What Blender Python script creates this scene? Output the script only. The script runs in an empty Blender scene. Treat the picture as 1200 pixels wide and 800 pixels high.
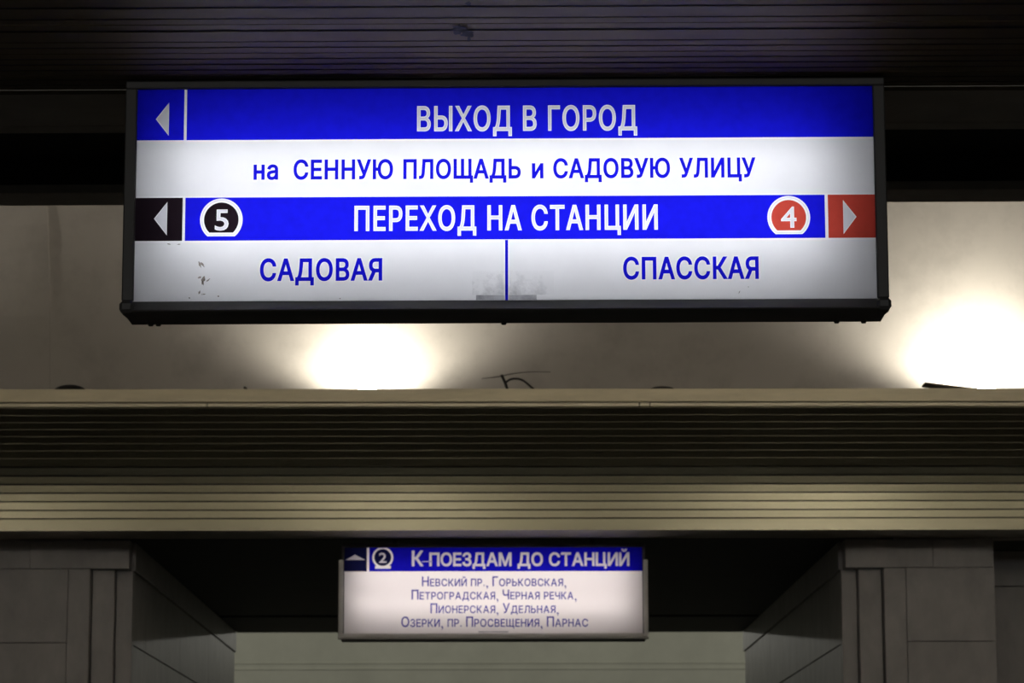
import bpy, bmesh, math, random
import numpy as np
from mathutils import Vector, Matrix
from mathutils.geometry import delaunay_2d_cdt

random.seed(7)
scn = bpy.context.scene
COL = scn.collection
EYE = 1.6                                   # eye height; heights below are metres above the hall floor

# ------------------------------------------------------------------ camera, world, exposure
cam_d = bpy.data.cameras.new('camera')
cam = bpy.data.objects.new('camera', cam_d)
COL.objects.link(cam)
cam_d.sensor_width = 36.0
cam_d.lens = 105.0
cam_d.clip_start = 0.05
cam_d.clip_end = 200.0
pitch, yaw, roll = math.radians(9.8865), math.radians(0.3064), -0.0020
fwd = Vector((math.sin(yaw) * math.cos(pitch), math.cos(yaw) * math.cos(pitch), math.sin(pitch)))
quat = fwd.to_track_quat('-Z', 'Y')
cam.matrix_world = Matrix.Translation((0, 0, EYE)) @ quat.to_matrix().to_4x4() @ Matrix.Rotation(roll, 4, 'Z')
cam_d.dof.use_dof = True
cam_d.dof.focus_distance = 7.75
cam_d.dof.aperture_fstop = 13.0
scn.camera = cam

world = bpy.data.worlds.new('world')
scn.world = world
world.use_nodes = True
world.node_tree.nodes['Background'].inputs[0].default_value = (0.9, 0.85, 0.75, 1)
world.node_tree.nodes['Background'].inputs[1].default_value = 0.004

vs = scn.view_settings
vs.view_transform = 'Standard'
vs.look = 'None'
vs.gamma = 1.0
vs.use_curve_mapping = False
vs.exposure = 0.0

LAMP_X = (-4.65, -0.80, 3.05, 6.90)          # cove lamps, metres along the hall
P_FAR = (40, 30, 46, 50)                    # watts, far cornice
P_NEAR = (140, 140, 175, 140)                # watts, near cornice (behind the big sign's beam)
WARM = (1.0, 0.93, 0.80)
WARM_N = (1.0, 0.945, 0.86)


def spot(x, y, z, aim, power, color, size_deg=150, blend=0.55, radius=0.05):
    l = bpy.data.lights.new('cove_light', 'SPOT')
    l.energy = power
    l.color = color
    l.spot_size = math.radians(size_deg)
    l.spot_blend = blend
    l.shadow_soft_size = radius
    o = bpy.data.objects.new('cove_light', l)
    COL.objects.link(o)
    o.location = (x, y, z)
    o.rotation_euler = Vector(aim).to_track_quat('-Z', 'Y').to_euler()
    return o


# lamp row over the tracks of the far platform
for i in range(8):
    l = bpy.data.lights.new('platform_light', 'POINT')
    l.energy = 11
    l.color = (1.0, 0.98, 0.88)
    l.shadow_soft_size = 0.012
    o = bpy.data.objects.new('platform_light', l)
    COL.objects.link(o)
    o.location = (-6.3 + 1.8 * i, 30.5, 2.343 + EYE)

# unseen lamp row added behind the viewer to light the sign frame and piers
for i in range(5):
    l = bpy.data.lights.new('platform_light', 'POINT')
    l.energy = 85
    l.color = (1.0, 0.985, 0.95)
    l.shadow_soft_size = 0.012
    o = bpy.data.objects.new('platform_light', l)
    COL.objects.link(o)
    o.location = (-5.2 + 2.6 * i, -3.3, 2.05 + EYE)

# ------------------------------------------------------------------ helpers
def tag(o, label=None, cat=None, group=None, kind=None):
    if label: o['label'] = label
    if cat: o['category'] = cat
    if group: o['group'] = group
    if kind: o['kind'] = kind
    return o


def obj(name, mesh, material=None, parent=None):
    o = bpy.data.objects.new(name, mesh)
    COL.objects.link(o)
    if material is not None and len(mesh.materials) == 0:
        mesh.materials.append(material)
    if parent is not None:
        o.parent = parent
    return o


def empty(name, loc=(0, 0, 0), rz=0.0):
    o = bpy.data.objects.new(name, None)
    COL.objects.link(o)
    o.location = loc
    o.rotation_euler = (0, 0, rz)
    return o


def box_mesh(x0, x1, y0, y1, z0, z1, bevel=0.0, name='box'):
    bm = bmesh.new()
    bmesh.ops.create_cube(bm, size=1.0)
    for v in bm.verts:
        v.co = Vector(((x0 + x1) / 2 + v.co.x * (x1 - x0), (y0 + y1) / 2 + v.co.y * (y1 - y0),
                       (z0 + z1) / 2 + v.co.z * (z1 - z0)))
    if bevel > 0:
        bmesh.ops.bevel(bm, geom=bm.edges[:], offset=bevel, segments=1, affect='EDGES')
    me = bpy.data.meshes.new(name)
    bm.to_mesh(me)
    bm.free()
    return me


def extrude_x(profile, x0, x1, name='profile', smooth=False):
    """closed (y, z) polygon extruded along x"""
    n = len(profile)
    vv = [(x0, y, z) for y, z in profile] + [(x1, y, z) for y, z in profile]
    ff = [(i, (i + 1) % n, n + (i + 1) % n, n + i) for i in range(n)]
    ff += [tuple(range(n))[::-1], tuple(range(n, 2 * n))]
    me = bpy.data.meshes.new(name)
    me.from_pydata(vv, [], ff)
    bm = bmesh.new()
    bm.from_mesh(me)
    bmesh.ops.recalc_face_normals(bm, faces=bm.faces[:])
    bm.to_mesh(me)
    bm.free()
    if smooth:
        for p in me.polygons: p.use_smooth = True
    return me


def tube_mesh(pts, r, sides=8, name='tube', r_end=None):
    vv, ff = [], []
    n = len(pts)
    P = [Vector(p) for p in pts]
    up = Vector((0, 0, 1))
    for i, p in enumerate(P):
        t = (P[min(i + 1, n - 1)] - P[max(i - 1, 0)]).normalized()
        a = t.cross(up)
        if a.length < 1e-4: a = t.cross(Vector((1, 0, 0)))
        a.normalize()
        b = t.cross(a)
        rr = r if r_end is None else r + (r_end - r) * i / (n - 1)
        for k in range(sides):
            g = 2 * math.pi * k / sides
            vv.append(p + a * (rr * math.cos(g)) + b * (rr * math.sin(g)))
    for i in range(n - 1):
        for k in range(sides):
            k2 = (k + 1) % sides
            ff.append((i * sides + k, i * sides + k2, (i + 1) * sides + k2, (i + 1) * sides + k))
    ff.append(tuple(range(sides))[::-1])
    ff.append(tuple(range((n - 1) * sides, n * sides)))
    me = bpy.data.meshes.new(name)
    me.from_pydata(vv, [], ff)
    for p in me.polygons: p.use_smooth = len(p.vertices) == 4
    return me


def lathe_mesh(prof, sides=20, name='lathe'):
    """(r, z) profile turned about z"""
    vv, ff = [], []
    n = len(prof)
    for r, z in prof:
        for k in range(sides):
            a = 2 * math.pi * k / sides
            vv.append((r * math.cos(a), r * math.sin(a), z))
    for i in range(n - 1):
        for k in range(sides):
            k2 = (k + 1) % sides
            ff.append((i * sides + k, i * sides + k2, (i + 1) * sides + k2, (i + 1) * sides + k))
    me = bpy.data.meshes.new(name)
    me.from_pydata(vv, [], ff)
    for p in me.polygons: p.use_smooth = True
    return me


# ------------------------------------------------------------------ materials
def new_mat(name):
    m = bpy.data.materials.new(name)
    m.use_nodes = True
    return m, m.node_tree, m.node_tree.nodes['Principled BSDF']


def surf(name, color, rough=0.5, metal=0.0, var=0.15, scale=6.0, stretch=(1, 1, 1), bump=0.0, bscale=40.0,
         rvar=0.0, color2=None, spec=None):
    m, nt, b = new_mat(name)
    N, L = nt.nodes, nt.links
    tc = N.new('ShaderNodeTexCoord')
    mp = N.new('ShaderNodeMapping')
    mp.inputs['Scale'].default_value = stretch
    L.new(tc.outputs['Object'], mp.inputs['Vector'])
    nz = N.new('ShaderNodeTexNoise')
    nz.inputs['Scale'].default_value = scale
    nz.inputs['Detail'].default_value = 6
    nz.inputs['Roughness'].default_value = 0.62
    L.new(mp.outputs['Vector'], nz.inputs['Vector'])
    cr = N.new('ShaderNodeValToRGB')
    cr.color_ramp.elements[0].position = 0.3
    cr.color_ramp.elements[1].position = 0.7
    lo = color2 if color2 else tuple(c * (1 - var) for c in color)
    hi = color if color2 else tuple(min(1, c * (1 + var)) for c in color)
    cr.color_ramp.elements[0].color = (*lo, 1)
    cr.color_ramp.elements[1].color = (*hi, 1)
    L.new(nz.outputs['Fac'], cr.inputs['Fac'])
    L.new(cr.outputs['Color'], b.inputs['Base Color'])
    b.inputs['Roughness'].default_value = rough
    b.inputs['Metallic'].default_value = metal
    if spec is not None: b.inputs['Specular IOR Level'].default_value = spec
    if rvar > 0:
        mr = N.new('ShaderNodeMapRange')
        mr.inputs['To Min'].default_value = max(0.02, rough - rvar)
        mr.inputs['To Max'].default_value = rough + rvar
        L.new(nz.outputs['Fac'], mr.inputs['Value'])
        L.new(mr.outputs['Result'], b.inputs['Roughness'])
    if bump > 0:
        n2 = N.new('ShaderNodeTexNoise')
        n2.inputs['Scale'].default_value = bscale
        n2.inputs['Detail'].default_value = 5
        L.new(mp.outputs['Vector'], n2.inputs['Vector'])
        bp = N.new('ShaderNodeBump')
        bp.inputs['Strength'].default_value = bump
        bp.inputs['Distance'].default_value = 0.01
        L.new(n2.outputs['Fac'], bp.inputs['Height'])
        L.new(bp.outputs['Normal'], b.inputs['Normal'])
    return m


M = {}
M['gold'] = surf('anodised_gold_aluminium', (0.385, 0.368, 0.265), 0.27, 0.92, 0.10, 2.2, (0.35, 2, 2))
M['fascia'] = surf('pale_gold_aluminium', (0.62, 0.56, 0.40), 0.40, 0.6, 0.20, 3.0, (0.5, 3, 3), rvar=0.08)
M['strip'] = surf('bright_edge_aluminium', (0.74, 0.68, 0.52), 0.4, 0.6, 0.12, 3.0, (0.5, 3, 3), rvar=0.08)
M['backing'] = surf('black_backing', (0.012, 0.011, 0.010), 0.8)
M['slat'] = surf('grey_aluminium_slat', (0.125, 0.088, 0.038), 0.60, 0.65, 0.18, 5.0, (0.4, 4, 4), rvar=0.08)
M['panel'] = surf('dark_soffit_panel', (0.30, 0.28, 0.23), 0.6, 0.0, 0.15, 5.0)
M['near_panel'] = surf('grey_soffit_panel', (0.55, 0.52, 0.45), 0.6, 0.0, 0.12, 5.0)
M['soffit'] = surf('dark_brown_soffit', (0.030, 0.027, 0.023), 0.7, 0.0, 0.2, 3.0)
M['plaster'] = surf('cream_plaster', (0.62, 0.585, 0.535), 0.9, 0.0, 0.05, 1.3, bump=0.25, bscale=7.0)
M['stone'] = surf('grey_marble', (0.40, 0.385, 0.37), 0.5, 0.0, 0.16, 5.5, (1, 1, 0.6), bump=0.1, bscale=30)
M['joint'] = surf('dark_mortar', (0.07, 0.065, 0.06), 0.9)
M['farwall'] = surf('pale_track_wall', (0.50, 0.50, 0.43), 0.8, 0.0, 0.07, 3.0)
M['floor'] = surf('grey_granite_floor', (0.045, 0.042, 0.040), 0.5, 0.0, 0.2, 4.0)
M['frame'] = surf('charcoal_sign_frame', (0.075, 0.072, 0.068), 0.5, 0.0, 0.1, 10.0)
M['inner'] = surf('white_enamel_inside', (0.30, 0.30, 0.31), 0.8)
M['alu'] = surf('light_aluminium', (0.72, 0.71, 0.69), 0.5, 0.1, 0.08, 8.0)
M['screw'] = surf('dark_steel', (0.10, 0.10, 0.10), 0.4, 0.7)
M['lamp_body'] = surf('black_lamp_housing', (0.04, 0.04, 0.04), 0.5, 0.2)
M['cable'] = surf('black_rubber', (0.015, 0.014, 0.013), 0.7)
M['board'] = surf('dull_brown_board', (0.16, 0.135, 0.09), 0.7, 0.0, 0.25, 9.0)
M['wirewall'] = surf('grey_wire', (0.10, 0.09, 0.08), 0.7)

# plaster gets soft grey damp patches of its own
def plaster_patches():
    nt = M['plaster'].node_tree
    N, L = nt.nodes, nt.links
    b = N['Principled BSDF']
    src = b.inputs['Base Color'].links[0].from_socket
    tc = N.new('ShaderNodeTexCoord')
    nz = N.new('ShaderNodeTexNoise')
    nz.inputs['Scale'].default_value = 2.6
    nz.inputs['Detail'].default_value = 9
    nz.inputs['Roughness'].default_value = 0.7
    L.new(tc.outputs['Object'], nz.inputs['Vector'])
    cr = N.new('ShaderNodeValToRGB')
    cr.color_ramp.elements[0].position = 0.36
    cr.color_ramp.elements[0].color = (0.90, 0.90, 0.90, 1)
    cr.color_ramp.elements[1].position = 0.52
    cr.color_ramp.elements[1].color = (1, 1, 1, 1)
    L.new(nz.outputs['Fac'], cr.inputs['Fac'])
    mx = N.new('ShaderNodeMix')
    mx.data_type = 'RGBA'
    mx.blend_type = 'MULTIPLY'
    mx.inputs[0].default_value = 1.0
    L.new(src, mx.inputs[6])
    L.new(cr.outputs['Color'], mx.inputs[7])
    L.new(mx.outputs[2], b.inputs['Base Color'])
plaster_patches()


def film(name, tint, noise=0.0, scale=40.0):
    """coloured see-through vinyl film"""
    m, nt, b = new_mat(name)
    N, L = nt.nodes, nt.links
    N.remove(b)
    t = N.new('ShaderNodeBsdfTransparent')
    t.inputs['Color'].default_value = (*tint, 1)
    out = N['Material Output']
    L.new(t.outputs[0], out.inputs['Surface'])
    if noise > 0:
        tc = N.new('ShaderNodeTexCoord')
        nz = N.new('ShaderNodeTexNoise')
        nz.inputs['Scale'].default_value = scale
        nz.inputs['Detail'].default_value = 4
        L.new(tc.outputs['Object'], nz.inputs['Vector'])
        cr = N.new('ShaderNodeValToRGB')
        cr.color_ramp.elements[0].color = (*(c * (1 - noise) for c in tint), 1)
        cr.color_ramp.elements[1].color = (*tint, 1)
        cr.color_ramp.elements[0].position = 0.25
        cr.color_ramp.elements[1].position = 0.6
        L.new(nz.outputs['Fac'], cr.inputs['Fac'])
        L.new(cr.outputs['Color'], t.inputs['Color'])
    return m


def dirt_film(name, tint, centre, radii, scale, lo, hi, frame_fade=True):
    """see-through grime: clear where the noise mask is empty"""
    m, nt, b = new_mat(name)
    N, L = nt.nodes, nt.links
    N.remove(b)
    t = N.new('ShaderNodeBsdfTransparent')
    L.new(t.outputs[0], N['Material Output'].inputs['Surface'])
    tc = N.new('ShaderNodeTexCoord')
    mp = N.new('ShaderNodeMapping')
    mp.vector_type = 'POINT'
    mp.inputs['Location'].default_value = (-centre[0] / radii[0], 0, -centre[1] / radii[1])
    mp.inputs['Scale'].default_value = (1 / radii[0], 0, 1 / radii[1])
    L.new(tc.outputs['Object'], mp.inputs['Vector'])
    ln = N.new('ShaderNodeVectorMath')
    ln.operation = 'LENGTH'
    L.new(mp.outputs['Vector'], ln.inputs[0])
    nz = N.new('ShaderNodeTexNoise')
    nz.inputs['Scale'].default_value = scale
    nz.inputs['Detail'].default_value = 5
    nz.inputs['Roughness'].default_value = 0.7
    L.new(tc.outputs['Object'], nz.inputs['Vector'])
    sub = N.new('ShaderNodeMath')
    sub.operation = 'MULTIPLY_ADD'
    L.new(ln.outputs['Value'], sub.inputs[0])
    sub.inputs[1].default_value = -0.35
    L.new(nz.outputs['Fac'], sub.inputs[2])
    mr = N.new('ShaderNodeMapRange')
    mr.inputs['From Min'].default_value = lo
    mr.inputs['From Max'].default_value = hi
    L.new(sub.outputs[0], mr.inputs['Value'])
    mx = N.new('ShaderNodeMix')
    mx.data_type = 'RGBA'
    mx.inputs[6].default_value = (1, 1, 1, 1)
    mx.inputs[7].default_value = (*tint, 1)
    L.new(mr.outputs['Result'], mx.inputs[0])
    L.new(mx.outputs[2], t.inputs['Color'])
    return m


M['blue'] = film('blue_vinyl', (0.012, 0.012, 0.80), 0.10, 30)
M['blue_letter'] = film('blue_letter_vinyl', (0.010, 0.008, 0.66))
M['black'] = film('black_vinyl', (0.016, 0.010, 0.014))
M['red'] = film('red_vinyl', (0.62, 0.075, 0.050), 0.10, 25)
M['white_letter'] = film('white_letter_vinyl', (0.80, 0.80, 0.84))
M['white_film'] = film('white_band_vinyl', (0.93, 0.93, 0.94), 0.03, 12)
M['navy'] = film('navy_vinyl', (0.010, 0.012, 0.065))
M['blue2'] = film('deep_blue_vinyl', (0.010, 0.008, 0.52), 0.10, 30)
M['blue_letter2'] = film('blue_small_letter_vinyl', (0.015, 0.012, 0.36))


def acrylic(name, color):
    m, nt, b = new_mat(name)
    N, L = nt.nodes, nt.links
    N.remove(b)
    t = N.new('ShaderNodeBsdfTranslucent')
    d = N.new('ShaderNodeBsdfDiffuse')
    t.inputs['Color'].default_value = (*color, 1)
    d.inputs['Color'].default_value = (*color, 1)
    mx = N.new('ShaderNodeMixShader')
    mx.inputs[0].default_value = 0.2
    L.new(t.outputs[0], mx.inputs[1])
    L.new(d.outputs[0], mx.inputs[2])
    L.new(mx.outputs[0], N['Material Output'].inputs['Surface'])
    return m
M['acrylic'] = acrylic('opal_acrylic', (0.92, 0.92, 0.93))
M['acrylic_warm'] = acrylic('aged_opal_acrylic', (0.93, 0.89, 0.88))


def glow(name, color, strength):
    m, nt, b = new_mat(name)
    N, L = nt.nodes, nt.links
    N.remove(b)
    e = N.new('ShaderNodeEmission')
    e.inputs['Color'].default_value = (*color, 1)
    e.inputs['Strength'].default_value = strength
    L.new(e.outputs[0], N['Material Output'].inputs['Surface'])
    return m
M['tube'] = glow('fluorescent_tube', (0.945, 0.965, 1.0), 11.0)
M['tube2'] = glow('fluorescent_tube_warm', (1.0, 0.965, 0.95), 8.0)
M['lamp_glass'] = glow('lit_lamp_glass', WARM, 25.0)

# ------------------------------------------------------------------ the hall: floor, vault, walls
HX = 9.0
WALL_FAR, WALL_NEAR = 18.75, 8.47
LEDGE = 2.829 + EYE
SOFF = 2.002 + EYE

fl = obj('floor', box_mesh(-HX, HX, -4.0, 33.2, -0.2, 0.0), M['floor'])
tag(fl, 'grey granite floor of the station hall', kind='structure')

# barrel vault between the two walls
cy, hs, rise = (WALL_FAR + WALL_NEAR) / 2, (WALL_FAR - WALL_NEAR) / 2, 4.3
seg = 48
prof = []
for i in range(seg + 1):
    a = math.pi * i / seg
    prof.append((cy + hs * math.cos(a), LEDGE - 0.25 + rise * math.sin(a)))
outer = [(cy + (y - cy) * 1.05, LEDGE - 0.25 + (z - LEDGE + 0.25) * 1.06) for y, z in prof]
vault = obj('ceiling', extrude_x(prof + outer[::-1], -HX, HX, smooth=False), M['plaster'])
for p in vault.data.polygons: p.use_smooth = True
vault.data.set_sharp_from_angle(angle=math.radians(40))
tag(vault, 'cream plaster vault lit by the cove lamps', kind='structure')
# shallow plaster pier on the far side of the vault, at the left
pts_in = [(cy + (hs - 0.018) * math.cos(math.pi * i / seg), LEDGE - 0.25 + (rise - 0.018) * math.sin(math.pi * i / seg)) for i in range(0, 20)]
pts_out = [(cy + (hs + 0.02) * math.cos(math.pi * i / seg), LEDGE - 0.25 + (rise + 0.02) * math.sin(math.pi * i / seg)) for i in range(0, 20)]
rib = obj('trim_1', extrude_x(pts_in + pts_out[::-1], -4.4, -2.83), M['plaster'])
tag(rib, 'shallow plaster pier on the vault at the far left', kind='structure')

for s, nm in ((-1, 'wall_left'), (1, 'wall_right')):
    w = obj(nm, box_mesh(s * HX, s * (HX + 0.2), 8.0, 33.2, 0.0, 8.9), M['stone'])
    tag(w, 'end wall of the hall, %s of the view' % ('left' if s < 0 else 'right'), kind='structure')

# track wall of the far platform, with two fine mouldings
TW = 32.0
tw = obj('wall_far', box_mesh(-HX, HX, TW, TW + 0.2, 0.0, 5.2), M['farwall'])
tag(tw, 'pale grey track wall beyond the far platform', kind='structure')
for zc in (2.096, 2.034):
    m_ = obj('moulding', extrude_x([(TW, zc - 0.012 + EYE), (TW - 0.014, zc - 0.008 + EYE), (TW - 0.014, zc + 0.008 + EYE), (TW, zc + 0.012 + EYE)], -HX + .05, HX - .05), M['farwall'], tw)
pc = obj('ceiling.001', box_mesh(-HX, HX, 26.30, 33.2, 3.3 + EYE, 3.5 + EYE), M['farwall'])
tag(pc, 'ceiling over the far platform', kind='structure')
pb = obj('wall_back', box_mesh(-HX, HX, 26.0, 26.30, SOFF + 0.02, 3.5 + EYE), M['farwall'])
tag(pb, 'bulkhead wall above the far platform opening', kind='structure')

# wall above the far opening, carries the cornice
wf = obj('wall_lintel', box_mesh(-HX, HX, WALL_FAR, WALL_FAR + 0.3, SOFF + 0.02, LEDGE + 0.1), M['plaster'])
tag(wf, 'wall strip behind the far cornice', kind='structure')

# ------------------------------------------------------------------ far cornice of gold slats
corn = empty('cornice', (0, 18.4, SOFF))
tag(corn, 'long gold anodised cornice of horizontal slats above the opening', 'cornice')
corn.location = (0, 0, 0)
ang = [92, 91.5, 90.5, 88.5, 86.5, 83, 75, 63, 53, 48, 46, 45, 45, 45, 46]
lng = [.0785, .0520, .0535, .0525, .0525, .0530, .0535, .0535, .0535, .0535, .0535, .0535, .0535, .0535, .0535]
y, z = 18.214, SOFF
CX = HX - 0.05
prof_pts = [(y, z)]
for a, l in zip(ang, lng):
    a = math.radians(a)
    y2, z2 = y - l * math.cos(a), z + l * math.sin(a)
    nrm = (math.sin(a), -math.cos(a)) if False else (math.sin(a), math.cos(a))   # into the wall
    ny, nz_ = math.sin(a), math.cos(a)
    t = 0.012
    if math.degrees(a) > 70:
        g = 0.0085 / l                       # open joint at the top of the slat
        yq, zq = y + (y2 - y) * (1 - g), z + (z2 - z) * (1 - g)
        pr = [(y, z), (yq, zq), (yq + ny * t, zq + nz_ * t), (y + ny * t, z + nz_ * t)]
    else:
        e = 0.0016                           # upturned lip catches the light
        pr = [(y, z), (y2, z2 - e), (y2, z2 - 0.0008), (y2 + ny * t, z2 - 0.0008 + nz_ * t), (y + ny * t, z + nz_ * t)]
    obj('slat', extrude_x(pr, -CX, CX), M['gold'], corn)
    y, z = y2, z2
    prof_pts.append((y, z))
TOPY, TOPZ = y, z
back = [(py + 0.028, pz + 0.012) for py, pz in prof_pts]
obj('backing', extrude_x([(18.24, SOFF + 0.004)] + back[1:] + [(WALL_FAR - 0.004, TOPZ + 0.012), (WALL_FAR - 0.004, SOFF + 0.004)], -CX, CX), M['backing'], corn)
# narrow bright edge strip, in lengths butted end to end
zs0, zs1 = 2.7205 + EYE, 2.7405 + EYE
cuts = [-CX, -4.9, -1.752, 0.868, 0.932, 4.1, CX]
for a, b in zip(cuts[:-1], cuts[1:]):
    obj('edge_strip', extrude_x([(TOPY - 0.0185, zs0), (TOPY - 0.0200, zs1), (TOPY + 0.02, zs1), (TOPY + 0.02, zs0)], a + 0.004, b - 0.004), M['strip'], corn)
fcuts = [-CX, -5.2, 4.6, CX]
for a, b in zip(fcuts[:-1], fcuts[1:]):
    obj('fascia_board', box_mesh(a + 0.002, b - 0.002, TOPY - 0.014, TOPY + 0.02, zs1 + 0.0085, LEDGE, 0.002), M['fascia'], corn)
obj('backing', box_mesh(-CX, CX, TOPY + 0.022, TOPY + 0.034, zs0 - 0.003, LEDGE - 0.004), M['backing'], corn)
obj('ledge', box_mesh(-CX, CX, TOPY + 0.035, WALL_FAR - 0.002, LEDGE - 0.135, LEDGE - 0.112), M['backing'], corn)

# soffit of the far opening
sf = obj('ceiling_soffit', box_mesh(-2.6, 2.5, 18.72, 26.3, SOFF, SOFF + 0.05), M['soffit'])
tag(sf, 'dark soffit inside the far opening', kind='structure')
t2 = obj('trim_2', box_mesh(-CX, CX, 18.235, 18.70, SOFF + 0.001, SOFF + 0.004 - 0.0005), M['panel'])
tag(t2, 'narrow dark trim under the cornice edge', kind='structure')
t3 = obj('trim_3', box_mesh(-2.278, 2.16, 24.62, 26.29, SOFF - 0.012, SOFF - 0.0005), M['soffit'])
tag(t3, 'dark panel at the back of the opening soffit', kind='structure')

# ------------------------------------------------------------------ stone piers either side of the opening
def pier(name, side, xi_frieze, xi_jamb, xs, blocks, label):
    """side -1 left, +1 right. xs: panel outer x, panel/strip joint, strip edge, rebate joint (in |x| order outward..inward)"""
    root = empty(name)
    tag(root, label, 'pier')
    F = 18.704
    zt, zf, zj = SOFF - 0.006, 1.819 + EYE, 1.355 + EYE
    jb = 26.28
    j = 0.0035
    def B(nm, xa, xb, ya, yb, za, zb, bev=0.002):
        xa, xb = min(xa, xb), max(xa, xb)
        return obj(nm, box_mesh(xa, xb, ya, yb, za, zb, bev), M['stone'], root)
    xo, x1, x2, x3 = xs
    s = side
    # dark core behind the slabs
    obj('core', box_mesh(min(xo, xi_jamb) + 0.035, max(xo, xi_jamb) - 0.035, F + 0.215, jb - 0.035, 0.001, zt - 0.03), M['joint'], root)
    obj('core', box_mesh(min(xo, x2) + 0.02, max(xo, x2) - 0.02, F + 0.035, F + 0.22, 0.001, zt - 0.03), M['joint'], root)
    # frieze blocks
    for a, b in blocks:
        a, b = min(a, b), max(a, b)
        B('frieze_block', a + j / 2, b - j / 2, F, F + 0.16, zf, zt)
    # big face slabs, then the narrow one
    zz = [0.0, 0.80, 1.60, zj, zf]
    zz = [0.0, 1.05, 2.03, zj, zf]
    for za, zb in zip(zz[:-1], zz[1:]):
        B('slab', xo, x1 - s * j * -1 * 1 if False else x1, F + 0.006, F + 0.04, za + j / 2 + 0.001, zb - j / 2)
    for za, zb in zip([0.0, 2.03], [2.03, zf]):
        B('slab', x1 + (-s) * j, x2, F + 0.006, F + 0.13, za + j / 2 + 0.001, zb - j / 2)
        B('slab', x2 + (-s) * 0.008, x3, F + 0.085, F + 0.2, za + j / 2 + 0.001, zb - j / 2)
        B('slab', x3 + (-s) * 0.006, xi_jamb, F + 0.155, F + 0.235, za + j / 2 + 0.001, zb - j / 2)
    # passage side: slabs back to the platform, each its own piece
    up_j = [F + 0.24, 19.62, 21.75, 23.9, jb]
    lo_j = [F + 0.24, 20.55, 22.7, 24.5, jb]
    d1, d2 = xi_jamb, xi_jamb + s * 0.04
    for ya, yb in zip(up_j[:-1], up_j[1:]):
        B('side_slab', d1, d2, ya + j, yb - j, zj + j, zf - j)
    for za, zb in ((0.001, 1.05), (1.05, 2.03), (2.03, zj)):
        for ya, yb in zip(lo_j[:-1], lo_j[1:]):
            B('side_slab', d1, d2, ya + j, yb - j, za + j, zb - j)
    fj = [F + 0.165, 20.9, 23.4, jb + 0.02]
    for ya, yb in zip(fj[:-1], fj[1:]):
        B('frieze_block', xi_frieze, xi_frieze + s * 0.1, ya + j / 2, yb - j / 2, zf, zt)
    return root

pier('stone_pier', -1, -2.283, -2.297, (-3.13, -2.687, -2.549, -2.405),
     [(-3.13, -2.924), (-2.924, -2.302)], 'grey marble pier left of the hanging small sign')
pier('stone_pier', 1, 2.165, 2.180, (3.125, 2.571, 2.432, 2.282),
     [(2.190, 2.741), (2.741, 3.125)], 'grey marble pier right of the hanging small sign')

# recessed stone bays outside the piers
for s, x0, nm in ((-1, -3.13, 'wall_bay_left'), (1, 3.125, 'wall_bay_right')):
    xa, xb = (x0 + 0.012, HX) if s > 0 else (-HX, x0 - 0.012)
    w = obj(nm, box_mesh(xa, xb, 19.43, 19.6, 0.0, SOFF), M['joint'])
    tag(w, 'recessed stone wall outside the %s pier' % ('right' if s > 0 else 'left'), kind='structure')
    for za, zb in ((0.0, 1.05), (1.05, 2.03), (2.03, 2.60), (2.60, 3.36), (3.36, SOFF - 0.01)):
        n = 6
        for k in range(n):
            a = xa + (xb - xa) * k / n
            b = xa + (xb - xa) * (k + 1) / n
            obj('slab', box_mesh(a + 0.003, b - 0.003, 19.39, 19.43, za + 0.004, zb - 0.002, 0.002), M['stone'], w)

# ------------------------------------------------------------------ near beam over the camera's opening
NEAR_RZ = -0.0150
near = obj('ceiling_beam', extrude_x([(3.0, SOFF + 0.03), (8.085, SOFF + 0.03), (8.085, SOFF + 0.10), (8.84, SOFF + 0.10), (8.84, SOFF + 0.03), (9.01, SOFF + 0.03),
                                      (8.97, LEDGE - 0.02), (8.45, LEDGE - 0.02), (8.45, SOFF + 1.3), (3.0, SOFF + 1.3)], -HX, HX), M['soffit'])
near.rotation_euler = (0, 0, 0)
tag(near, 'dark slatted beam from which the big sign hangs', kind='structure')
# rotate the beam a little about the sign: right end nearer the viewer
def yaw_about(o, rz, px, py):
    o.location = (px - (px * math.cos(rz) - py * math.sin(rz)), py - (px * math.sin(rz) + py * math.cos(rz)), o.location.z)
    o.rotation_euler = (0, 0, rz)
yaw_about(near, NEAR_RZ, 0.02, 7.55)
joints = [5.62, 5.67, 5.72, 5.82, 5.87, 5.92, 5.97, 6.07, 6.12, 6.17, 6.22, 6.32, 6.37, 6.42, 6.47, 6.57, 6.62, 6.67, 6.77,
          6.845, 6.942, 6.994, 7.048, 7.147, 7.202, 7.256, 7.305, 7.357, 7.408, 7.460, 7.512, 7.562, 7.612, 7.659]
for i, (a, b) in enumerate(zip(joints[:-1], joints[1:])):
    g = 0.016 if (b - a) < 0.07 else 0.020
    dz = random.uniform(-0.0012, 0.0012)
    tl = random.uniform(-0.0012, 0.0012)
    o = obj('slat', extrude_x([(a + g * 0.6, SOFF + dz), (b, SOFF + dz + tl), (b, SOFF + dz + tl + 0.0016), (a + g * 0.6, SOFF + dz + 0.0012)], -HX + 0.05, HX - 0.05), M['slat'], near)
for a, b, z0, z1, m in ((7.66, 8.000, 0.0, 0.028, 'near_panel'), (8.012, 8.085, 0.0, 0.028, 'near_panel'), (8.84, 9.012, 0.0, 0.028, 'near_panel')):
    obj('soffit_panel', box_mesh(-HX + 0.05, HX - 0.05, a, b, SOFF + z0, SOFF + z1, 0.002), M[m], near)

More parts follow.
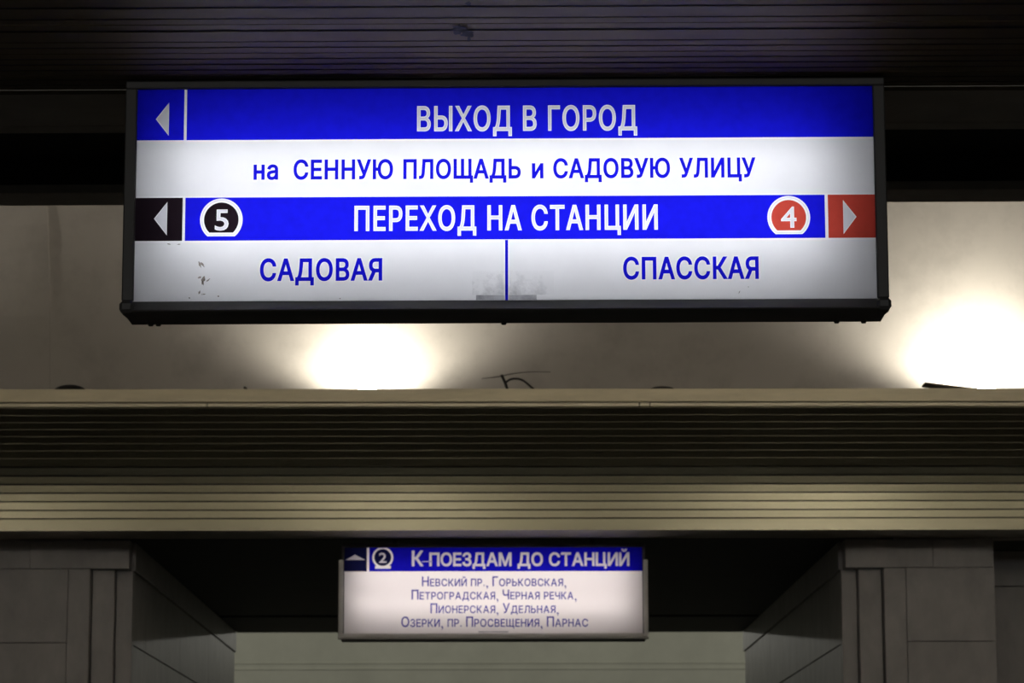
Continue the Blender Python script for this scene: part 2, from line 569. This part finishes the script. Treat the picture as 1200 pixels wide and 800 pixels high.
# soot blotch on the slats
def blotch():
    m, nt, b = new_mat('soot_blotch')
    b.inputs['Base Color'].default_value = (0.028, 0.024, 0.024, 1)
    b.inputs['Roughness'].default_value = 0.8
    return m
M['soot'] = blotch()
def blob_mesh(cx, cyy, rx, ry, z, n=22, jag=0.3, rot=0.0):
    vv = []
    for k in range(n):
        a = 2 * math.pi * k / n
        r = 1 + random.uniform(-jag, jag)
        px, py = rx * r * math.cos(a), ry * r * math.sin(a)
        vv.append((cx + px * math.cos(rot) - py * math.sin(rot), cyy + px * math.sin(rot) + py * math.cos(rot), z))
    me = bpy.data.meshes.new('blob')
    me.from_pydata(vv, [], [tuple(range(n))])
    return me
for cx_, cy_, rx_, ry_, rt in ((-0.083, 7.035, 0.0175, 0.043, 0.0), (-0.062, 7.075, 0.016, 0.032, 0.0), (-0.060, 7.122, 0.0045, 0.022, 0.0), (-0.054, 6.815, 0.007, 0.018, 0)):
    obj('soot_stain', blob_mesh(cx_, cy_, rx_, ry_, SOFF - 0.0035, rot=rt), M['soot'], near)

# ------------------------------------------------------------------ lettering
def sample_curve(txt, track=1.0):
    cu = bpy.data.curves.new('t', 'FONT')
    cu.body = txt
    cu.size = 1.0
    cu.space_character = track
    o = bpy.data.objects.new('t', cu)
    COL.objects.link(o)
    dg = bpy.context.evaluated_depsgraph_get()
    c2 = o.evaluated_get(dg).to_curve(dg, apply_modifiers=False)
    polys = []
    for sp in c2.splines:
        if sp.type == 'BEZIER':
            bp = sp.bezier_points
            n = len(bp)
            pl = []
            for i in range(n):
                p0, p1 = bp[i], bp[(i + 1) % n]
                a, b, c, d = p0.co, p0.handle_right, p1.handle_left, p1.co
                straight = ((b - a).cross(d - a)).length < 1e-5 and ((c - a).cross(d - a)).length < 1e-5
                steps = 1 if straight else 4
                for k in range(steps):
                    t = k / steps
                    q = a * (1 - t) ** 3 + b * 3 * t * (1 - t) ** 2 + c * 3 * t * t * (1 - t) + d * t ** 3
                    pl.append((q.x, q.y))
            polys.append(pl)
        else:
            polys.append([(p.co.x, p.co.y) for p in sp.points])
    o.evaluated_get(dg).to_curve_clear()
    bpy.data.objects.remove(o)
    bpy.data.curves.remove(cu)
    out = []
    for pl in polys:
        q = []
        for p in pl:
            if not q or math.hypot(p[0] - q[-1][0], p[1] - q[-1][1]) > 1e-4: q.append(p)
        if len(q) > 2 and math.hypot(q[0][0] - q[-1][0], q[0][1] - q[-1][1]) < 1e-4: q.pop()
        if len(q) > 2: out.append(q)
    return out


def area(pl):
    return 0.5 * sum(pl[i][0] * pl[(i + 1) % len(pl)][1] - pl[(i + 1) % len(pl)][0] * pl[i][1] for i in range(len(pl)))


def grow(polys, d):
    """offset outlines outward (bolder) by d; counters shrink"""
    if not polys or abs(d) < 1e-9: return [list(p) for p in polys]
    sgn = 1 if area(max(polys, key=lambda p: abs(area(p)))) > 0 else -1
    out = []
    for pl in polys:
        n = len(pl)
        q = []
        for i in range(n):
            ax, ay = pl[i][0] - pl[i - 1][0], pl[i][1] - pl[i - 1][1]
            bx, by = pl[(i + 1) % n][0] - pl[i][0], pl[(i + 1) % n][1] - pl[i][1]
            la, lb = math.hypot(ax, ay), math.hypot(bx, by)
            n1 = (ay / la * sgn, -ax / la * sgn)
            n2 = (by / lb * sgn, -bx / lb * sgn)
            mx, my = n1[0] + n2[0], n1[1] + n2[1]
            k = max(0.5, 1 + n1[0] * n2[0] + n1[1] * n2[1])
            q.append((pl[i][0] + mx / k * d, pl[i][1] + my / k * d))
        out.append(q)
    return out


CAP = None
def cap_height():
    global CAP
    if CAP is None:
        CAP = max(p[1] for pl in sample_curve('Н') for p in pl)
    return CAP


def words_of(polys, n_words):
    """split fitted outlines at the widest gaps between them"""
    it = sorted(polys, key=lambda pl: min(p[0] for p in pl))
    gaps, right = [], -1e9
    for i, pl in enumerate(it):
        a = min(p[0] for p in pl)
        if i: gaps.append((a - right, i))
        right = max(right, max(p[0] for p in pl))
    cuts = sorted(i for _, i in sorted(gaps, reverse=True)[:n_words - 1])
    return [it[a:b] for a, b in zip([0] + cuts, cuts + [len(it)])]


def text(txt, u0, u1, vtop, vbase, bold=0.0, track=1.0):
    """outlines fitted to u0..u1, cap top vtop, baseline vbase (v runs down)"""
    polys = sample_curve(txt, track)
    xs = [p[0] for pl in polys for p in pl]
    a, b = min(xs), max(xs)
    sx = (u1 - u0 - 2 * bold) / (b - a)
    sy = (vbase - vtop - 2 * bold) / cap_height()
    polys = [[(u0 + bold + (x - a) * sx, vbase - bold - y * sy) for x, y in pl] for pl in polys]
    return grow(polys, bold)


def small_caps(txt, u0, u1, vtop, vbase, ratio=0.78, bold=0.0, track=0.06):
    """capitals at full height, lower case as small capitals"""
    x = 0.0
    polys = []
    ref = sample_curve('Н')
    for ch in txt:
        if ch == ' ':
            x += 0.26
            continue
        k = 1.0 if (ch.upper() == ch and ch not in '.,') else ratio
        if ch in '.,': k = 1.0
        if ch == ',': k = 1.3
        g = sample_curve(ch.upper())
        a = min(p[0] for pl in g for p in pl)
        b = max(p[0] for pl in g for p in pl)
        dy = -0.10 if ch == ',' else 0.0
        polys += [[(x + (px - a) * k, py * k + dy) for px, py in pl] for pl in g]
        x += (b - a) * k + track * (1.0 if ch not in '.,' else 1.0)
    xs = [p[0] for pl in polys for p in pl]
    a, b = min(xs), max(xs)
    sx = (u1 - u0 - 2 * bold) / (b - a)
    sy = (vbase - vtop - 2 * bold) / cap_height()
    polys = [[(u0 + bold + (px - a) * sx, vbase - bold - py * sy) for px, py in pl] for pl in polys]
    return grow(polys, bold)


def rect(u0, u1, v0, v1):
    return [(u0, v0), (u1, v0), (u1, v1), (u0, v1)]


def badge(cu_, cv, r, vflat, n=48):
    """circle cut flat along the bottom"""
    h = vflat - cv
    a0 = math.asin(max(-1, min(1, h / r)))
    pts = []
    for k in range(n + 1):
        a = math.pi - a0 + (math.pi + 2 * a0) * k / n
        pts.append((cu_ + r * math.cos(a), cv + r * math.sin(a)))
    return pts


def winding(q, loops):
    w = np.zeros(len(q), int)
    for pl in loops:
        p = np.array(pl)
        r = np.roll(p, -1, axis=0)
        for (x0, y0), (x1, y1) in zip(p, r):
            side = (x1 - x0) * (q[:, 1] - y0) - (q[:, 0] - x0) * (y1 - y0)
            w += ((y0 <= q[:, 1]) & (y1 > q[:, 1]) & (side > 0)).astype(int)
            w -= ((y0 > q[:, 1]) & (y1 <= q[:, 1]) & (side < 0)).astype(int)
    return w


class Face:
    """maps layout units (u right, v down) to a sign's local x, z"""
    def __init__(self, parent, w, h, nu, nv, zc):
        self.p, self.su, self.sv, self.nu, self.nv, self.zc = parent, w / nu, h / nv, nu, nv, zc
    def xz(self, u, v):
        return (u - self.nu / 2) * self.su, self.zc + (self.nv / 2 - v) * self.sv
    def fill(self, name, polys, mat, layer=1, parent=None, label=None, cut=None):
        cut = cut or []
        loops = [[self.xz(u, v) for u, v in pl] for pl in polys]
        holes = [[self.xz(u, v) for u, v in pl] for pl in cut]
        pts, edges = [], []
        for pl in loops + holes:
            n0 = len(pts)
            pts += [Vector(p) for p in pl]
            edges += [(n0 + k, n0 + (k + 1) % len(pl)) for k in range(len(pl))]
        vv, _, tris, *_r = delaunay_2d_cdt(pts, edges, [], 0, 1e-7)
        keep = []
        if tris:
            co = np.array([(v.x, v.y) for v in vv])
            tr = np.array([t for t in tris if len(t) == 3])
            cen = co[tr].mean(axis=1)
            ok = winding(cen, loops) != 0
            if holes: ok &= winding(cen, holes) == 0
            ar = np.abs(np.cross(co[tr[:, 1]] - co[tr[:, 0]], co[tr[:, 2]] - co[tr[:, 0]]))
            keep = tr[ok & (ar > 1e-11)]
        used = sorted(set(int(i) for t in keep for i in t))
        ix = {v: i for i, v in enumerate(used)}
        me = bpy.data.meshes.new(name)
        me.from_pydata([(vv[i].x, -0.0008 * layer, vv[i].y) for i in used], [], [tuple(ix[int(i)] for i in t) for t in keep])
        me.materials.clear()
        r = obj(name, me, mat, parent or self.p)
        if label: r['label'] = label
        return r


# ------------------------------------------------------------------ the big hanging sign
def light_box(root, w, h, fr, depth, zc, frame_mat, face_mat, rear_back=0.0):
    """frame of four rails round an opal face, box body behind, local: face in plane y=0, x across, z up"""
    z0, z1 = zc - h / 2, zc + h / 2
    obj('face_panel', box_mesh(-w / 2 - 0.004, w / 2 + 0.004, 0.0, 0.004, z0 - 0.004, z1 + 0.004), face_mat, root)
    return z0, z1

SW, SH = 1.900, 0.5585
big = empty('hanging_sign', (0.022, 7.50, 0.0), NEAR_RZ * 1.2)
tag(big, 'big backlit blue and white direction sign in a charcoal box frame', 'sign')
ZC = 1.6935 + EYE
FB = Face(big, SW, SH, 866.0, 248.5, ZC)
z0, z1 = light_box(big, SW, SH, 0.030, 0.16, ZC, M['frame'], M['acrylic'])
fr = 0.0300
D = 0.165
top_r = SOFF - 0.004
obj('frame_rail', box_mesh(-SW / 2 - fr, SW / 2 + fr, -0.012, 0.030, z1, top_r, 0.003), M['frame'], big)
obj('frame_rail', extrude_x([(-0.001, z0), (-0.030, z0 - fr + 0.003), (-0.028, z0 - fr), (0.030, z0 - fr), (0.030, z0)], -SW / 2 - fr, SW / 2 + fr), M['frame'], big)
for s in (-1, 1):
    xa, xb = sorted((s * SW / 2, s * (SW / 2 + fr)))
    obj('frame_rail', box_mesh(xa, xb, -0.012, 0.030, z0, z1, 0.003), M['frame'], big)
    xa, xb = sorted((s * (SW / 2 - 0.004), s * (SW / 2 + fr + 0.003)))
    obj('corner_cap', box_mesh(xa, xb, -0.033, 0.05, z0 - fr - 0.003, z0 - 0.002, 0.008), M['frame'], big)
    # side wall of the box, white inside
    xa, xb = sorted((s * (SW / 2 + 0.006), s * (SW / 2 + fr - 0.003)))
    obj('side_panel', box_mesh(xa, xb, 0.031, D, z0 - fr + 0.002, top_r), M['frame'], big)
obj('bottom_panel', box_mesh(-SW / 2 - fr + 0.004, SW / 2 + fr - 0.004, 0.0305, D, z0 - fr, z0 - fr + 0.012), M['frame'], big)
obj('back_panel', box_mesh(-SW / 2 - 0.005, SW / 2 + 0.005, D - 0.012, D - 0.002, z0 - fr + 0.013, top_r), M['inner'], big)
for zz in (z1 - 0.19, z1 - 0.382):
    xa, xb = -SW / 2 + 0.085, SW / 2 - 0.12
    obj('lamp_tube', tube_mesh([(xa, 0.115, zz), (0.0, 0.115, zz), (xb, 0.115, zz)], 0.013, 10), M['tube'], big)
for sx in (-0.925, -0.905, -0.005, 0.86, 0.93):
    o = obj('screw', lathe_mesh([(0.0, -0.006), (0.006, -0.006), (0.008, 0.0), (0.008, 0.004)], 10), M['screw'], big)
    o.location = (sx, 0.148, z0 - fr - 0.001)

W_OUT = 1.1     # clear outline round the lettering, layout units
t_exit = text('ВЫХОД В ГОРОД', 489 - 159, 748 - 159, 21, 51, 0.75, 1.10)
t_per = text('ПЕРЕХОД НА СТАНЦИИ', 416 - 159, 771 - 159, 138, 167.5, 0.75, 1.10)
words2 = [('на', 297, 326), ('СЕННУЮ', 344, 461), ('ПЛОЩАДЬ', 473, 611), ('и', 624, 637.5), ('САДОВУЮ', 649, 786), ('УЛИЦУ', 797, 886)]
t_street = [text(w, a - 159, b - 159, 83.5, 107, 0.78, 1.07) for w, a, b in words2]
t_sad = text('САДОВАЯ', 306 - 159, 449 - 159, 199, 225.3, 0.85, 1.08)
t_spa = text('СПАССКАЯ', 730 - 159, 888 - 159, 199, 225.3, 0.85, 1.08)
tri1 = [(23, 35), (37, 16.5), (37, 53.5)]
tri2 = [(23, 152), (37, 133.5), (37, 170.5)]
tri3 = [(843, 153.5), (829, 135), (829, 172.5)]
b5o, b5i = badge(101, 153.7, 25, 172.9), badge(101, 153.7, 20.3, 168.6)
b5w = badge(101, 153.7, 23.2, 171.2)
b4o, b4i = badge(765, 153.9, 25, 173.4), badge(765, 153.9, 20.3, 169.1)
n5 = text('5', 93.5, 109.5, 140, 166, 0.5)
n4 = text('4', 756, 774, 140, 166, 0.5)

def orient(polys):
    return [p if area(p) < 0 else p[::-1] for p in polys]

def flat(l): return [p for q in l for p in q]

FB.fill('blue_band', [rect(58.5, 866, 0, 60)], M['blue'], 1, cut=t_exit)
for t in words_of(t_exit, 3): FB.fill('lettering', grow(t, -0.95), M['white_letter'], 1, label='white capital lettering on the upper blue band')
FB.fill('blue_band', [rect(0, 55.3, 0, 60)], M['blue'], 1, cut=grow([tri1], 0.9))
FB.fill('arrow', grow([tri1], -0.3), M['white_letter'], 1, label='pale left-pointing arrow on blue')
FB.fill('white_band', [rect(0, 866, 62, 126)], M['white_film'], 1, cut=flat(grow(t, W_OUT) for t in t_street))
for w, t in zip(words2, t_street):
    FB.fill('lettering', t, M['blue_letter'], 1, label='blue lettering on the upper white band')
FB.fill('blue_band', [rect(58.5, 807.4, 127.6, 178)], M['blue'], 1, cut=t_per + orient([b5o, b4o]))
for t in words_of(t_per, 3): FB.fill('lettering', grow(t, -0.95), M['white_letter'], 1, label='white capital lettering on the lower blue band')
FB.fill('black_cell', [rect(0, 55.3, 127.6, 178)], M['black'], 1, cut=grow([tri2], 0.9))
FB.fill('arrow', grow([tri2], -0.3), M['white_letter'], 1, label='pale left-pointing arrow on black')
FB.fill('red_cell', [rect(811, 866, 127.6, 178)], M['red'], 1, cut=grow([tri3], 0.9))
FB.fill('arrow', grow([tri3], -0.3), M['white_letter'], 1, label='pale right-pointing arrow on red')
bd = FB.fill('line_badge', [b5i], M['black'], 1, cut=n5, label='black badge with the numeral 5')
FB.fill('numeral', grow(n5, -0.7), M['white_letter'], 1, bd)
FB.fill('ring', [badge(101, 153.7, 23.4, 171.5)], M['white_letter'], 1, bd, cut=[badge(101, 153.7, 22.4, 170.6)])
bd = FB.fill('line_badge', [b4i], M['red'], 1, cut=n4, label='red badge with the numeral 4')
FB.fill('numeral', grow(n4, -0.7), M['white_letter'], 1, bd)
FB.fill('ring', [badge(765, 153.9, 23.4, 172.0)], M['white_letter'], 1, bd, cut=[badge(765, 153.9, 22.4, 171.1)])
FB.fill('white_band', [rect(0, 432.0, 180, 248.5)], M['white_film'], 1, cut=grow(t_sad, W_OUT))
FB.fill('white_band', [rect(438.0, 866, 180, 248.5)], M['white_film'], 1, cut=grow(t_spa, W_OUT))
FB.fill('lettering', t_sad, M['blue_letter'], 1, label='blue lettering at the lower left')
FB.fill('lettering', t_spa, M['blue_letter'], 1, label='blue lettering at the lower right')
FB.fill('divider', [rect(433.4, 436.8, 178.6, 248.5)], M['blue_letter'], 1)

# grime on the face
M['dirt1'] = film('brown_scuff', (0.46, 0.40, 0.35), 0.55, 300)
def streak(u, v, du, dv, wd):
    n, up, dn = 6, [], []
    L = math.hypot(du, dv)
    for k in range(n + 1):
        t = k / n
        w = 1.5 * wd * math.sin(math.pi * min(max(t, .06), .94)) * random.uniform(0.5, 1.3)
        jx = random.uniform(-.3, .3)
        up.append((u + du * t - dv / L * w + jx, v + dv * t + du / L * w))
        dn.append((u + du * t + dv / L * w + jx, v + dv * t - du / L * w))
    return up + dn[::-1]
for q in ((75.5, 202, 2.5, 7.5, 1.0), (77.5, 203, 5, 6, 0.7), (82.0, 219, -2.5, 10, 1.25), (79, 224, 2.5, 6, 0.8), (74.5, 221.5, 4, -1.5, 0.8),
          (84, 226, 5, -4, 0.45), (77.5, 236, -1.8, 4, 0.9), (79, 240.5, 5, -0.5, 0.45), (98, 242, 1.8, 1.2, 0.6), (64, 244, 2, 1, 0.5),
          (240, 245.6, 1.5, 0.4, 0.4), (705, 242, 2, -3, 0.35), (716, 234, 1.2, 1.0, 0.4), (38, 181.5, 4, 0.6, 0.5), (49, 182.2, 5, -0.2, 0.4)):
    FB.fill('scuff', [streak(*q)], M['dirt1'], 2)
M['dirt2'] = film('grey_grime', (0.62, 0.62, 0.64), 0.45, 22)
FB.fill('grime', [rect(399.5, 433.2, 242.6, 248.3)], M['dirt2'], 2)
FB.fill('grime', [rect(437.0, 470, 242.6, 248.3)], M['dirt2'], 2)
cxz = FB.xz(440, 244)
M['dirt3'] = dirt_film('grey_smudge', (0.55, 0.55, 0.57), cxz, (0.10, 0.06), 28.0, 0.15, 0.75)
FB.fill('grime', [rect(395, 490, 215, 242.4)], M['dirt3'], 2)

# ------------------------------------------------------------------ the small hanging sign in the far opening
S2W, S2H = 1.866, 0.5338
sm = empty('hanging_sign', (-0.020, 18.665, 0.0))
tag(sm, 'small backlit sign with four blue text lines hanging under the cornice', 'sign')
Z2 = 1.6765 + EYE
FS = Face(sm, S2W, S2H, 349.0, 100.0, Z2)
q0, q1 = light_box(sm, S2W, S2H, 0.02, 0.16, Z2, M['frame'], M['acrylic_warm'])
f2 = 0.016
obj('frame_rail', box_mesh(-S2W / 2 - f2, S2W / 2 + f2, -0.008, 0.03, q1, q1 + 0.026, 0.003), M['frame'], sm)
for s in (-1, 1):
    xa, xb = sorted((s * S2W / 2, s * (S2W / 2 + f2)))
    obj('frame_rail', box_mesh(xa, xb, -0.008, 0.03, q0 - 0.01, q1, 0.003), M['frame'], sm)
    xa, xb = sorted((s * (S2W / 2 + 0.003), s * (S2W / 2 + f2 - 0.003)))
    obj('side_panel', box_mesh(xa, xb, 0.031, 0.16, q0 - 0.02, q1 + 0.025), M['frame'], sm)
    xa, xb = sorted((s * (S2W / 2 + 0.004), s * (S2W / 2 + 0.034)))
    obj('guard_rail', box_mesh(xa, xb, -0.030, -0.009, q0 - 0.012, q1 - 0.079, 0.005), M['alu'], sm)
    hx = s * 0.62
    obj('hanger', box_mesh(hx - 0.015, hx + 0.015, 0.06, 0.10, q1 + 0.027, SOFF - 0.001), M['frame'], sm)
    o = obj('screw', lathe_mesh([(0.0, -0.004), (0.007, -0.003), (0.009, 0.0), (0.009, 0.004)], 12), M['alu'], sm)
    o.rotation_euler = (math.radians(-90), 0, 0)
    o.location = (s * (S2W / 2 + 0.010), -0.033, q0 - 0.022)
prof_r = []
for k in range(10):
    a = 2 * math.pi * k / 10
    prof_r.append((-0.018 + 0.016 * math.cos(a), q0 - 0.0225 + 0.019 * math.sin(a)))
obj('guard_rail', extrude_x(prof_r, -S2W / 2 - 0.034, S2W / 2 + 0.034), M['alu'], sm)
obj('bottom_panel', box_mesh(-S2W / 2 - f2, S2W / 2 + f2, 0.0, 0.16, q0 - 0.046, q0 - 0.036), M['frame'], sm)
obj('back_panel', box_mesh(-S2W / 2, S2W / 2, 0.150, 0.158, q0 - 0.02, q1 + 0.025), M['inner'], sm)
obj('top_panel', box_mesh(-S2W / 2, S2W / 2, 0.031, 0.149, q1 + 0.016, q1 + 0.025), M['frame'], sm)
for zz in (q1 - 0.17, q1 - 0.36):
    obj('lamp_tube', tube_mesh([(-0.875, 0.11, zz), (0, 0.11, zz), (0.865, 0.11, zz)], 0.013, 10), M['tube2'], sm)

def U(x): return x - 403.0
def V(y): return y - 641.0
t_head = small_caps('К поездам до станций', U(482), U(737), V(644.5), V(663), 0.86, 0.55, 0.10)
chev = [(U(404.5), V(655.5)), (U(415.5), V(649.3)), (U(427.5), V(655.5))]
b2o, b2m, b2i = [[(U(448) + r * math.cos(2 * math.pi * k / 40), V(652.6) + r * math.sin(2 * math.pi * k / 40)) for k in range(40)] for r in (12.3, 10.0, 9.9)]
n2 = text('2', U(443.5), U(452.5), V(646.5), V(659), 0.30)
bar2 = rect(U(439.0), U(457.5), V(662.4), V(665.8))
FS.fill('blue_band', [rect(29.2, 349, 0, 28)], M['blue2'], 1, cut=t_head + orient([rect(U(433), U(463.5), 0.4, 26.5), rect(U(494), U(506), V(657.2), V(657.9))]))
for t in words_of(t_head, 4): FS.fill('lettering', t, M['white_letter'], 1, label='white small-capital heading on blue')
FS.fill('navy_cell', [rect(0, 26.4, 0, 28)], M['navy'], 1, cut=[chev])
FS.fill('arrow', [chev], M['white_letter'], 1, label='flattened pale arrow pointing up')
bd = FS.fill('line_badge', [b2i], M['navy'], 1, cut=n2, label='round badge with the numeral 2')
FS.fill('numeral', n2, M['white_letter'], 1, bd)
FS.fill('badge_ground', [rect(U(433), U(463.5), 0.4, 26.5)], M['blue2'], 1, bd, cut=orient([b2o, bar2]))
lines2 = [('Невский пр., Горьковская,', 494, 663, 675, 686.5), ('Петроградская, Черная речка,', 482, 675, 690.5, 702),
          ('Пионерская, Удельная,', 504, 654, 706.5, 718), ('Озерки, пр. Просвещения, Парнас', 470, 688, 722, 734)]
for t, a, b, c, d in lines2:
    for w in words_of(small_caps(t, U(a), U(b), V(c), V(d), 0.76, 0.16, 0.12), len(t.split())):
        FS.fill('lettering', w, M['blue_letter2'], 1, label='small blue station name lettering')
M['scratch'] = film('pale_scratch', (0.75, 0.75, 0.80))
FS.fill('grime', [rect(U(560), U(595), 98.0, 99.8)], M['dirt2'], 2)

# ------------------------------------------------------------------ cove lamps on the ledge
def lamp(x, power, label):
    yl, z0_ = 18.36, LEDGE - 0.112
    root = empty('flood_lamp', (x, yl, z0_))
    tag(root, label, 'lamp', 'cove lamps on the ledge')
    body = obj('housing', lathe_mesh([(0.03, -0.085), (0.055, -0.07), (0.085, -0.02), (0.098, 0.0), (0.092, 0.0), (0.078, -0.022), (0.045, -0.065), (0.0, -0.07)], 24), M['lamp_body'], root)
    body.location = (0, 0, 0.135)
    body.rotation_euler = (math.radians(-18), 0, 0)
    obj('glass', lathe_mesh([(0.090, 0.0), (0.080, 0.026), (0.058, 0.046), (0.030, 0.056), (0.0, 0.059)], 24), M['lamp_glass'], body)
    obj('bracket', box_mesh(-0.03, 0.03, -0.04, 0.04, 0.0005, 0.012), M['lamp_body'], root)
    obj('bracket', box_mesh(-0.006, 0.006, -0.02, 0.02, 0.012, 0.07), M['lamp_body'], root)
    spot(x, yl + 0.05, z0_ + 0.205, (0, 0.42, 0.9), power, WARM, 156, 0.45, 0.03)
    return root

labs = ['', 'black cove lamp glowing against the plaster below the middle of the big sign',
        'black cove lamp glowing brightest against the plaster at the right edge', '']
for i, x in enumerate(LAMP_X):
    if labs[i]:
        lamp(x, P_FAR[i], labs[i])
    else:
        spot(x, 18.41, LEDGE + 0.09, (0, 0.42, 0.9), P_FAR[i], WARM, 156, 0.45, 0.03)
for i, x in enumerate(LAMP_X):
    spot(x - 0.1, 8.87, LEDGE + 0.11, (0, -0.42, 0.9), P_NEAR[i], WARM_N, 156, 0.45, 0.10)

# tilted loose board left of the right-hand lamp
lb = empty('loose_board', (2.80, 17.93, LEDGE + 0.003))
obj('plank', box_mesh(-0.16, 0.16, -0.02, 0.10, 0.0, 0.014, 0.002), M['board'], lb)
lb.rotation_euler = (0, math.radians(6.5), 0)
lb.location = (2.76, 17.93, LEDGE + 0.0075)
tag(lb, 'short brown board tilted on the ledge beside the bright right lamp', 'board')

# loose cable ends sticking up from the ledge
def bez(pts, n=8):
    out = []
    P = [Vector(p) for p in pts]
    for i in range(len(P) - 1):
        p0 = P[max(i - 1, 0)]; p1 = P[i]; p2 = P[i + 1]; p3 = P[min(i + 2, len(P) - 1)]
        for k in range(n):
            t = k / n
            out.append(0.5 * ((2 * p1) + (p2 - p0) * t + (2 * p0 - 5 * p1 + 4 * p2 - p3) * t * t + (3 * p1 - p0 - 3 * p2 + p3) * t ** 3))
    out.append(P[-1])
    return out

YC = 17.93
ca = empty('loose_cable', (0.15, YC, LEDGE))
def loc(pts): return [Vector(p) - Vector((0.15, YC, LEDGE)) for p in pts]
obj('strand', tube_mesh(loc(bez([(0.07, YC, LEDGE - 0.006), (0.052, YC, LEDGE + 0.045), (0.031, YC, LEDGE + 0.09)])), 0.0085, 8), M['cable'], ca)
obj('strand', tube_mesh(loc(bez([(0.06, YC, LEDGE + 0.045), (0.088, YC, LEDGE + 0.063), (0.129, YC, LEDGE + 0.066), (0.171, YC, LEDGE + 0.05), (0.233, YC, LEDGE - 0.004)])), 0.0065, 8), M['cable'], ca)
obj('strand', tube_mesh(loc(bez([(0.036, YC, LEDGE + 0.084), (0.098, YC + .02, LEDGE + 0.1), (0.202, YC + 0.05, LEDGE + 0.116), (0.331, YC + 0.10, LEDGE + 0.124)])), 0.0040, 6, r_end=0.002), M['wirewall'], ca)
obj('strand', tube_mesh(loc(bez([(0.036, YC, LEDGE + 0.082), (-0.026, YC + .02, LEDGE + 0.077), (-0.088, YC + 0.04, LEDGE + 0.074)])), 0.0034, 6, r_end=0.002), M['wirewall'], ca)
tag(ca, 'frayed black cable end curling up from the middle of the ledge', 'cable')

def hump(x, half, hgt, label):
    r = empty('cable_loop', (x, YC + 0.02, LEDGE))
    pts = []
    for k in range(13):
        a = math.pi * k / 12
        pts.append((-half * math.cos(a), 0.0, -0.012 + (hgt + 0.012) * math.sin(a)))
    obj('strand', tube_mesh(pts, 0.012, 8), M['cable'], r)
    pts2 = [(p[0] * 0.8, 0.02, -0.012 + (p[2] + 0.012) * 0.7) for p in pts]
    obj('strand', tube_mesh(pts2, 0.014, 8), M['cable'], r)
    tag(r, label, 'cable', 'cable loops on the ledge')
hump(-2.592, 0.092, 0.024, 'low dark cable loop rising over the ledge at the far left')
hump(1.01, 0.075, 0.010, 'low dark cable loop on the ledge right of the frayed cable')
# small screw-like stubs on the fascia
st = obj('cable_stub', tube_mesh([(0, 0, -0.012), (-0.012, 0, 0.012), (-0.022, 0, 0.018)], 0.008, 8), M['cable'])
st.location = (-1.512, TOPY + 0.03, LEDGE)
tag(st, 'tiny black cable stub on the ledge left of the middle lamp', 'cable')
